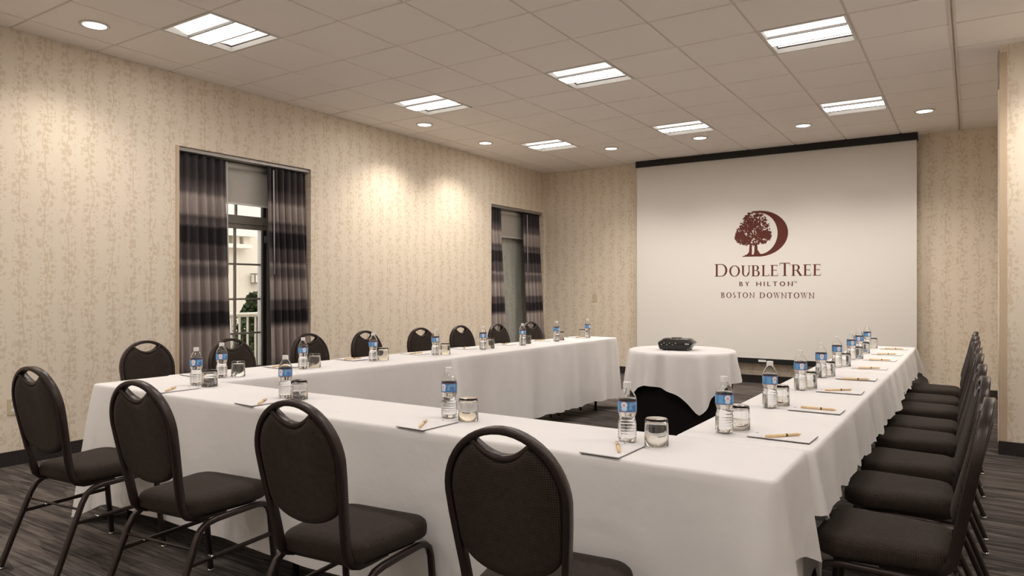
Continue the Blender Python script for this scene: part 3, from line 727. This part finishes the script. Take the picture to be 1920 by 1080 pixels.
def rel(a): return (math.degrees(a-cam_a)+180) % 360 - 180     # positive: towards the picture's right
def zwhite(a):
    d = rel(a); z = .505
    for c_, w, dep in ((15, 20, .25), (-64, 17, .16), (100, 22, .03), (190, 24, .2)): 
        dd = (d-c_+180) % 360-180; z -= dep*math.exp(-abs(dd/w)**1.2)
    return z + .006*math.sin(a*9)
def rwhite(a, f, z):
    d = rel(a); fl = .0
    for c_, w in ((15, 26), (-64, 24), (100, 18), (190, 26)):
        dd = (d-c_+180) % 360-180; fl += .028*math.exp(-abs(dd/w)**2)
    return RR + .006 + f**.8*(.022 + fl + .022*math.sin(a*13+.6) + .015*math.sin(a*21+1.0))
ring_cloth('tablecloth', M['cloth'], rwhite, zwhite, ZR, 'square white cloth with hanging corners on the small round table', RR+.004)

# projector on the round table
pr = empty('projector', (-2.185, 6.045, ZR), math.radians(8)); tag(pr, 'black data projector on the small round table', 'projector')
def loft(sections, n=4):
    """stack of rounded rectangles (w,d,z,r,dy)"""
    b = MB(); vs = []
    for w, d, z, r_, dx, dy in sections: vs.append([(x+dx, y+dy, z) for x, y in rrect(w, d, r_, n)])
    m = len(vs[0]); b.add([p_ for R_ in vs for p_ in R_], [(a*m+q, a*m+(q+1) % m, (a+1)*m+(q+1) % m, (a+1)*m+q) for a in range(len(vs)-1) for q in range(m)] + [tuple(range(m))[::-1], tuple((len(vs)-1)*m+q for q in range(m))])
    return b
body = smoothmod(loft([(.126, .106, .010, .2, -.012, 0), (.138, .114, .030, .2, -.008, 0), (.152, .118, .062, .2, 0, 0), (.150, .116, .072, .22, 0, 0), (.118, .085, .098, .3, 0, .008), (.112, .08, .102, .35, 0, .01)]).build('body', M['projector'], pr), 35)
MB().bbox(-.05, .03, -.01, .06, .098, .110, .004).build('top_cover', M['projector'], pr)
for x in (-.035, -.012, .012): MB().bbox(x-.009, x+.009, -.080, -.066, .094, .1015, .002).build('button', M['port'], pr)
for q, x in enumerate((-.115, -.092, -.066, -.044, -.018, .008)): MB().bbox(x-.006, x+.006, -.121, -.112, .050+.012*(q % 2), .058+.012*(q % 2), .001).build('port', M['port'], pr)
MB().box(.09, .125, -.1245, -.116, .060, .066).build('label_strip', M['paper'], pr)
MB().box(.07, .115, -.104, -.098, .012, .017).build('foot_strip', M['paper'], pr)
for sx in (-1, 1):
    for sy in (-1, 1): MB().lathe([(.012, 0), (.012, .012)], 12, sx*.10, sy*.075).build('foot', M['black_metal'], pr)
MB().sweep([(.07, .105, .052), (.07, .13, .052)], circ(.03, 20)).build('lens', M['lens'], pr)

# ------------------------------------------------------------------ banquet chairs
def tilt_y(z): return -.178 - (z-.47)*.19
def hw(z):
    pts = [(.40, .142), (.47, .142), (.55, .1485), (.62, .1565), (.70, .1650), (.76, .169)]
    for (a, b), (c_, d) in zip(pts, pts[1:]):
        if z <= c_: return b + (d-b)*max(0, (z-a)/(c_-a))
    return .169
ZA, AR, BR = .76, .169, .175
def make_chair():
    t = empty('banquet_chair')
    # back frame: up one side, round the top and down, ends bending under the seat
    side = [(.142, .03, .397), (.142, -.06, .397), (.142, -.115, .400), (.142, -.148, .412), (.142, -.168, .432), (.142, tilt_y(.46), .46)]
    side += [(hw(z), tilt_y(z), z) for z in (.50, .55, .60, .65, .70, .76)]
    top = [(AR*math.cos(a), tilt_y(ZA+BR*math.sin(a)), ZA+BR*math.sin(a)) for a in [PI*q/24 for q in range(1, 24)]]
    path = side + top + [(-x, y, z) for x, y, z in side[::-1]]
    # profile axes follow the outline: thin in the plane of the back, deep front to back
    b = MB(); n = len(path); prof = rrect(.0095, .0165, .45, 3); m = len(prof); vs = []
    for i in range(n):
        a, c_ = Vector(path[max(0, i-1)]), Vector(path[min(n-1, i+1)]); tg = (c_-a).normalized()
        wide = Vector((0, 1, .0)) if path[i][2] > .47 else Vector((0, 1, 0))
        inw = wide.cross(tg)
        if inw.length < .5: inw = Vector((1, 0, 0))
        inw.normalize()
        # near the bends the deep side turns with the tube
        dp = tg.cross(inw).normalized()
        if path[i][2] <= .47: inw = Vector((1 if path[i][0] > 0 else -1, 0, 0)); inw = (inw - tg*inw.dot(tg)).normalized()*(-1 if path[i][0] > 0 else 1)*(-1); dp = tg.cross(inw).normalized()
        vs.append([Vector(path[i]) + inw*p_[0] + dp*p_[1] for p_ in prof])
    for i in range(1, n):       # keep profiles from flipping
        best = min(range(m), key=lambda s_: sum((vs[i][(q+s_) % m]-vs[i-1][q]).length for q in range(m)))
        vs[i] = [vs[i][(q+best) % m] for q in range(m)]
    b.add([p_ for R_ in vs for p_ in R_], [(a*m+q, a*m+(q+1) % m, (a+1)*m+(q+1) % m, (a+1)*m+q) for a in range(n-1) for q in range(m)] + [tuple(range(m))[::-1], tuple((n-1)*m+q for q in range(m))])
    bf = smoothmod(b.build('back_frame', M['bronze'], t), 50)
    # padded back with a scooped top
    HXW, HZD = .080, .046
    zin = ZA + (BR-.011)*math.sqrt(1-(HXW/(AR-.011))**2)
    out = []
    for q in range(25):         # lower rounded end, left to right
        a = PI + PI*q/24; out.append(((hw(.635)-.010)*math.cos(a), .635 + .098*math.sin(a)))
    for z in (.67, .72, .76): out.append((hw(z)-.010, z))
    a_end = math.acos(HXW/(AR-.010))
    for q in range(1, 9): a = a_end*q/8; out.append(((AR-.010)*math.cos(a), ZA+(BR-.010)*math.sin(a)))
    for q in range(1, 14): x = HXW*(1-2*q/14); out.append((x, zin - HZD*(1-(x/HXW)**2)))
    for q in range(8, 0, -1): a = a_end*q/8; out.append((-(AR-.010)*math.cos(a), ZA+(BR-.010)*math.sin(a)))
    for z in (.76, .72, .67): out.append((-(hw(z)-.010), z))
    no = len(out); cz = .70
    def ring(ins, y): return [(x*(1-ins/.165), tilt_y(z)+y, cz+(z-cz)*(1-ins/.20)) for x, z in out]
    rg = [ring(.03, -.016), ring(.010, -.0155), ring(.002, -.010), ring(0, -.002), ring(0, .010), ring(.006, .022), ring(.022, .029), ring(.05, .032)]
    bk = MB().add([p_ for R_ in rg for p_ in R_], [(a*no+q, (a+1)*no+q, (a+1)*no+(q+1) % no, a*no+(q+1) % no) for a in range(len(rg)-1) for q in range(no)] + [tuple(range(no)), tuple((len(rg)-1)*no+q for q in range(no))[::-1]])
    smoothmod(bk.build('backrest', M['fab_back'], t), 50)
    # grip: metal crescent along the scoop
    pts = []
    for q in range(17):
        x = (HXW+.010)*(1-2*q/16); z = zin - HZD*(1-(x/(HXW+.010))**2) + .006; pts.append((x, tilt_y(z)+.004, z))
    smoothmod(MB().sweep(pts, rrect(.019, .0085, .6, 3), up=(0, 0, 1)).build('hand_grip', M['bronze'], t), 50)
    # seat
    def outline(ins):
        o_ = []; R_ = .085
        for cx, cy, a0, r_ in ((.212-R_, .232-R_, 0, R_), (-.212+R_, .232-R_, 90, R_), (-.180+.07, -.160+.07, 180, .07), (.180-.07, -.160+.07, 270, .07)):
            for q in range(8): a = math.radians(a0+90*q/7); o_.append((cx+(r_-ins)*math.cos(a), cy+(r_-ins)*math.sin(a)))
        return o_
    rg = [[(x, y, z) for x, y in outline(i_)] for i_, z in ((.03, .410), (.010, .410), (.002, .417), (0, .428), (0, .446), (.004, .459), (.014, .468), (.034, .474), (.06, .477))]
    ns = len(rg[0])
    st = MB().add([p_ for R_ in rg for p_ in R_], [(a*ns+q, a*ns+(q+1) % ns, (a+1)*ns+(q+1) % ns, (a+1)*ns+q) for a in range(len(rg)-1) for q in range(ns)] + [tuple(range(ns))[::-1], tuple((len(rg)-1)*ns+q for q in range(ns))])
    smoothmod(st.build('seat', M['fab_seat'], t), 55)
    pan = [(x*.86, y*.86, z) for z in (.396, .4105) for x, y in outline(.0)]
    MB().add(pan, [(q, (q+1) % ns, ns+(q+1) % ns, ns+q) for q in range(ns)] + [tuple(range(ns))[::-1], tuple(ns+q for q in range(ns))]).build('seat_pan', M['bronze'], t)
    for sx in (1, -1):
        rear = [(.207, -.285, .010), (.2035, -.222, .17), (.200, -.158, .325), (.198, -.135, .362), (.197, -.105, .381), (.197, -.06, .387), (.197, .03, .388)]
        front = [(.197, .03, .388), (.197, .14, .388), (.198, .178, .382), (.199, .203, .362), (.200, .214, .33), (.203, .23, .17), (.207, .248, .010)]
        for P in (rear, front):
            lg = smoothmod(MB().sweep([(sx*x, y, z) for x, y, z in P], rrect(.0115, .0115, .6, 3), up=(1, 0, 0)).build('leg', M['bronze'], t), 50)
            fx, fy = (sx*P[0][0], P[0][1]) if P is rear else (sx*P[-1][0], P[-1][1])
            MB().lathe([(.013, 0), (.015, .004), (.012, .012)], 12, fx, fy).build('glide', M['chrome'], lg, True)
        sb = smoothmod(MB().sweep([(sx*.2025, -.192, .245), (sx*.2025, .2225, .245)], rrect(.007, .009, .6, 3)).build('stretcher', M['bronze'], t), 50)
        MB().sweep([(sx*.19, -.09, .2505), (sx*.212, -.09, .2505)], circ(.006, 8)).build('bumper', M['chrome'], sb, True)
    MB().sweep([(-.2, -.168, .30), (.2, -.168, .30)], circ(.0055, 8)).build('crossbar', M['bronze'], t, True)
    return t
chair0 = make_chair()
used = [False]
def chair(x, y, rz, lab, grp):
    o = chair0 if not used[0] else copy_tree(chair0)
    used[0] = True
    o.location = (x, y, 0); o.rotation_euler = (0, 0, math.radians(rz)); tag(o, 'brown fabric banquet chair with rounded back ' + lab, 'chair', grp)
ORD = ['first', 'second', 'third', 'fourth', 'fifth', 'sixth', 'seventh', 'eighth']
for (x, y, rz), lab in zip([(-3.57, 1.735, 6), (-2.69, 1.725, 6), (-1.81, 1.735, 6), (-1.02, 1.735, 6)],
                           ['at the far left of the front table', 'second from left at the front table', 'third from left at the front table', 'fourth from left at the front table']):
    chair(x, y, rz, lab, 'chairs along the front table')
LC = [(-4.68, 2.615), (-4.39, 3.07), (-4.38, 3.77), (-4.27, 4.29), (-4.18, 4.87), (-4.12, 5.40), (-4.00, 5.86), (-3.965, 6.42)]
for q, (x, y) in enumerate(LC): chair(x+.262, y, -92 + (q*37 % 7)-3, ORD[q] + ' from the front along the left wall', 'chairs along the left wall')
RCY = [2.72, 3.37, 3.92, 4.57, 5.05, 5.71, 6.22, 6.89]
for q, y in enumerate(RCY): chair(-.215 - .002*q, y, 90 + (q*29 % 5)-2, ORD[q] + ' from the front in the right-hand row', 'chairs in the right-hand row')

# ------------------------------------------------------------------ place settings
def make_bottle():
    t = empty('water_bottle')
    prof = [(.0, .004), (.018, .0025), (.024, .0), (.0285, .002), (.0315, .008)]
    zr = .012
    while zr < .066: prof += [(.0322, zr), (.0325, zr+.003), (.0305, zr+.0065)]; zr += .0092
    prof += [(.0300, .070), (.0280, .076), (.0272, .081), (.0280, .087), (.0305, .095), (.0320, .101), (.0322, .106), (.0322, .141), (.0318, .147), (.0295, .156), (.0255, .165), (.0205, .174), (.0160, .181), (.0130, .186), (.0126, .192)]
    inner = [(max(r_-.0009, .0), z+(.0009 if q < 4 else 0)) for q, (r_, z) in enumerate(prof)]
    MB().lathe(prof[1:] + [(.0117, .192)] + inner[1:][::-1], 28).build('shell', M['pet'], t, True)
    wp = [(max(r_-.0013, 0), z+.0014) for r_, z in prof[1:] if z < .148] + [(.0300, .1495)]
    MB().lathe(wp, 28).build('water', M['water'], t, True)
    MB().lathe([(.0327, .105), (.0327, .142)], 32, cap=False).build('label', M['label'], t, True)
    smoothmod(MB().lathe([(.0142, .1885), (.0142, .204), (.0130, .2055), (.0, .2055)], 24, cap=False).lathe([(.0152, .1865), (.0152, .1885), (.0142, .1886)], 24, cap=False).build('cap', M['cap'], t), 35)
    return t
def make_glass():
    t = empty('tumbler')
    # upside down: rim on the cloth, thick base on top
    prof = [(.0395, 0), (.0405, .002), (.0400, .05), (.0385, .080), (.0370, .0875), (.0345, .0905), (.0, .0895), (.0, .0840), (.0310, .0835), (.0352, .080), (.0368, .072), (.0380, .05), (.0383, .002)]
    n = len(prof); b = MB(); b.lathe(prof, 32, cap=False); m = 32
    b.f += [((n-1)*m+q, (n-1)*m+(q+1) % m, (q+1) % m, q) for q in range(m)]
    smoothmod(b.build('glass_body', M['glass'], t), 60)
    return t
def make_pad():
    t = empty('notepad')
    MB().box(-.069, .069, -.105, .105, 0, .0012).build('backing', M['board'], t)
    MB().box(-.0688, .0688, -.1048, .1048, .0012, .0042).build('paper', M['paper'], t)
    MB().lathe([(.0045, .0042), (.0045, .0044)], 10, 0, .088).build('logo_mark', M['print'], t)
    return t
def make_pen():
    t = empty('pen')
    MB().sweep([(-.07, 0, .0052), (.062, 0, .0052)], circ(.005, 10)).build('barrel', M['wood'], t, True)
    MB().sweep([(.010, 0, .0053), (.016, 0, .0053)], circ(.0056, 10)).build('band', M['print'], t, True)
    MB().lathe([(.0048, 0), (.0012, .012)], 10).build('tip', M['wood'], t)
    tp = t.children[-1]; tp.location = (.062, 0, .0052); tp.rotation_euler = (0, PI/2, 0)
    return t
protos = {'b': make_bottle(), 'g': make_glass(), 'p': make_pad(), 'n': make_pen()}; first = {k_: True for k_ in protos}
def put(kind, x, y, z, rz, lab, cat, grp):
    o = protos[kind] if first[kind] else copy_tree(protos[kind]); first[kind] = False
    o.location = (x, y, z); o.rotation_euler = (0, 0, math.radians(rz)); tag(o, lab, cat, grp)
NB = [((-3.578, 2.301), (-3.458, 2.303)), ((-2.791, 2.265), (-2.695, 2.268)), ((-1.80, 2.287), (-1.691, 2.273)), ((-.997, 2.261), (-.890, 2.260))]
RB = [((-.761, 2.600), (-.732, 2.690)), ((-.751, 3.261), (-.727, 3.353)), ((-.749, 3.923), (-.723, 4.011)), ((-.751, 4.544), (-.726, 4.630)), ((-.758, 5.190), (-.726, 5.290)), ((-.752, 5.828), (-.723, 5.925)), ((-.763, 6.366), (-.735, 6.460)), ((-.773, 6.981), (-.740, 7.071))]
LB = [((-3.771, 2.591), (-3.724, 2.671)), ((-3.720, 3.163), (-3.718, 3.260)), ((-3.691, 3.789), (-3.671, 3.875)), ((-3.598, 4.395), (-3.565, 4.482)), ((-3.569, 5.012), (-3.590, 5.150)), ((-3.523, 5.587), (-3.600, 5.790)), ((-3.504, 6.198), (-3.560, 6.380)), ((-3.480, 6.840), (-3.570, 6.900))]
z0 = ZT + .002
rnd = random.Random(9)
fr_lab = ['at the left end of the front table', 'second from left on the front table', 'third from left on the front table', 'at the right end of the front table']
def setting(bp, gp, pad, prz, pen, nrz, where, brz):
    put('b', *bp, z0, brz, 'clear water bottle with blue label ' + where, 'bottle', 'water bottles at the places')
    put('g', *gp, z0, rnd.uniform(0, 360), 'upturned drinking glass beside the bottle ' + where, 'glass', 'upturned glasses at the places')
    put('p', *pad, z0, prz, 'white notepad ' + where, 'notepad', 'notepads at the places')
    put('n', *pen, z0+.0045, nrz, 'pale wooden pen lying on the notepad ' + where, 'pen', 'pens on the notepads')
pads_n = [(-3.50, 2.121), (-2.767, 2.118), (-1.770, 2.116), (-.984, 2.119)]
pens_n = [((-3.475, 2.092), 130), ((-2.740, 2.094), 129), ((-1.770, 2.088), 120), ((-.970, 2.127), 117)]
for q in range(4): setting(NB[q][0], NB[q][1], pads_n[q], [0, -4, -2, -1][q], pens_n[q][0], pens_n[q][1], fr_lab[q], [60, 40, 205, 215][q])
for q in range(8):
    (bx, by), gp = RB[q]
    px, py = -.563, by + .032
    # the right-hand pads lie sideways to the viewer, their tops towards the bottles
    pen = [(-.556, 2.61, 48), (-.555, 3.283, -2), (-.570, 3.95, 38), (-.557, 4.486, 20), (-.562, 5.16, 30), (-.56, 5.80, 12), (-.565, 6.35, 25), (-.56, 6.95, 8)][q]
    setting((bx, by), gp, (px, py), 90 + (q*31 % 5)-2, pen[:2], pen[2], ORD[q] + ' from the front on the right-hand run', [250, 262, 235, 228, 240, 232, 210, 245][q])
for q in range(8):
    (bx, by), gp = LB[q]
    px, py = bx - .20, by - .02
    if q == 7: px = bx-.11
    setting((bx, by), gp, (px, py), -95, (px+.02, py-.01), [-60, -100, 75, -95, -60, -80, 70, -90][q], ORD[q] + ' from the front on the left-hand run', [75, 95, 110, 100, 70, 60, 120, 100][q])
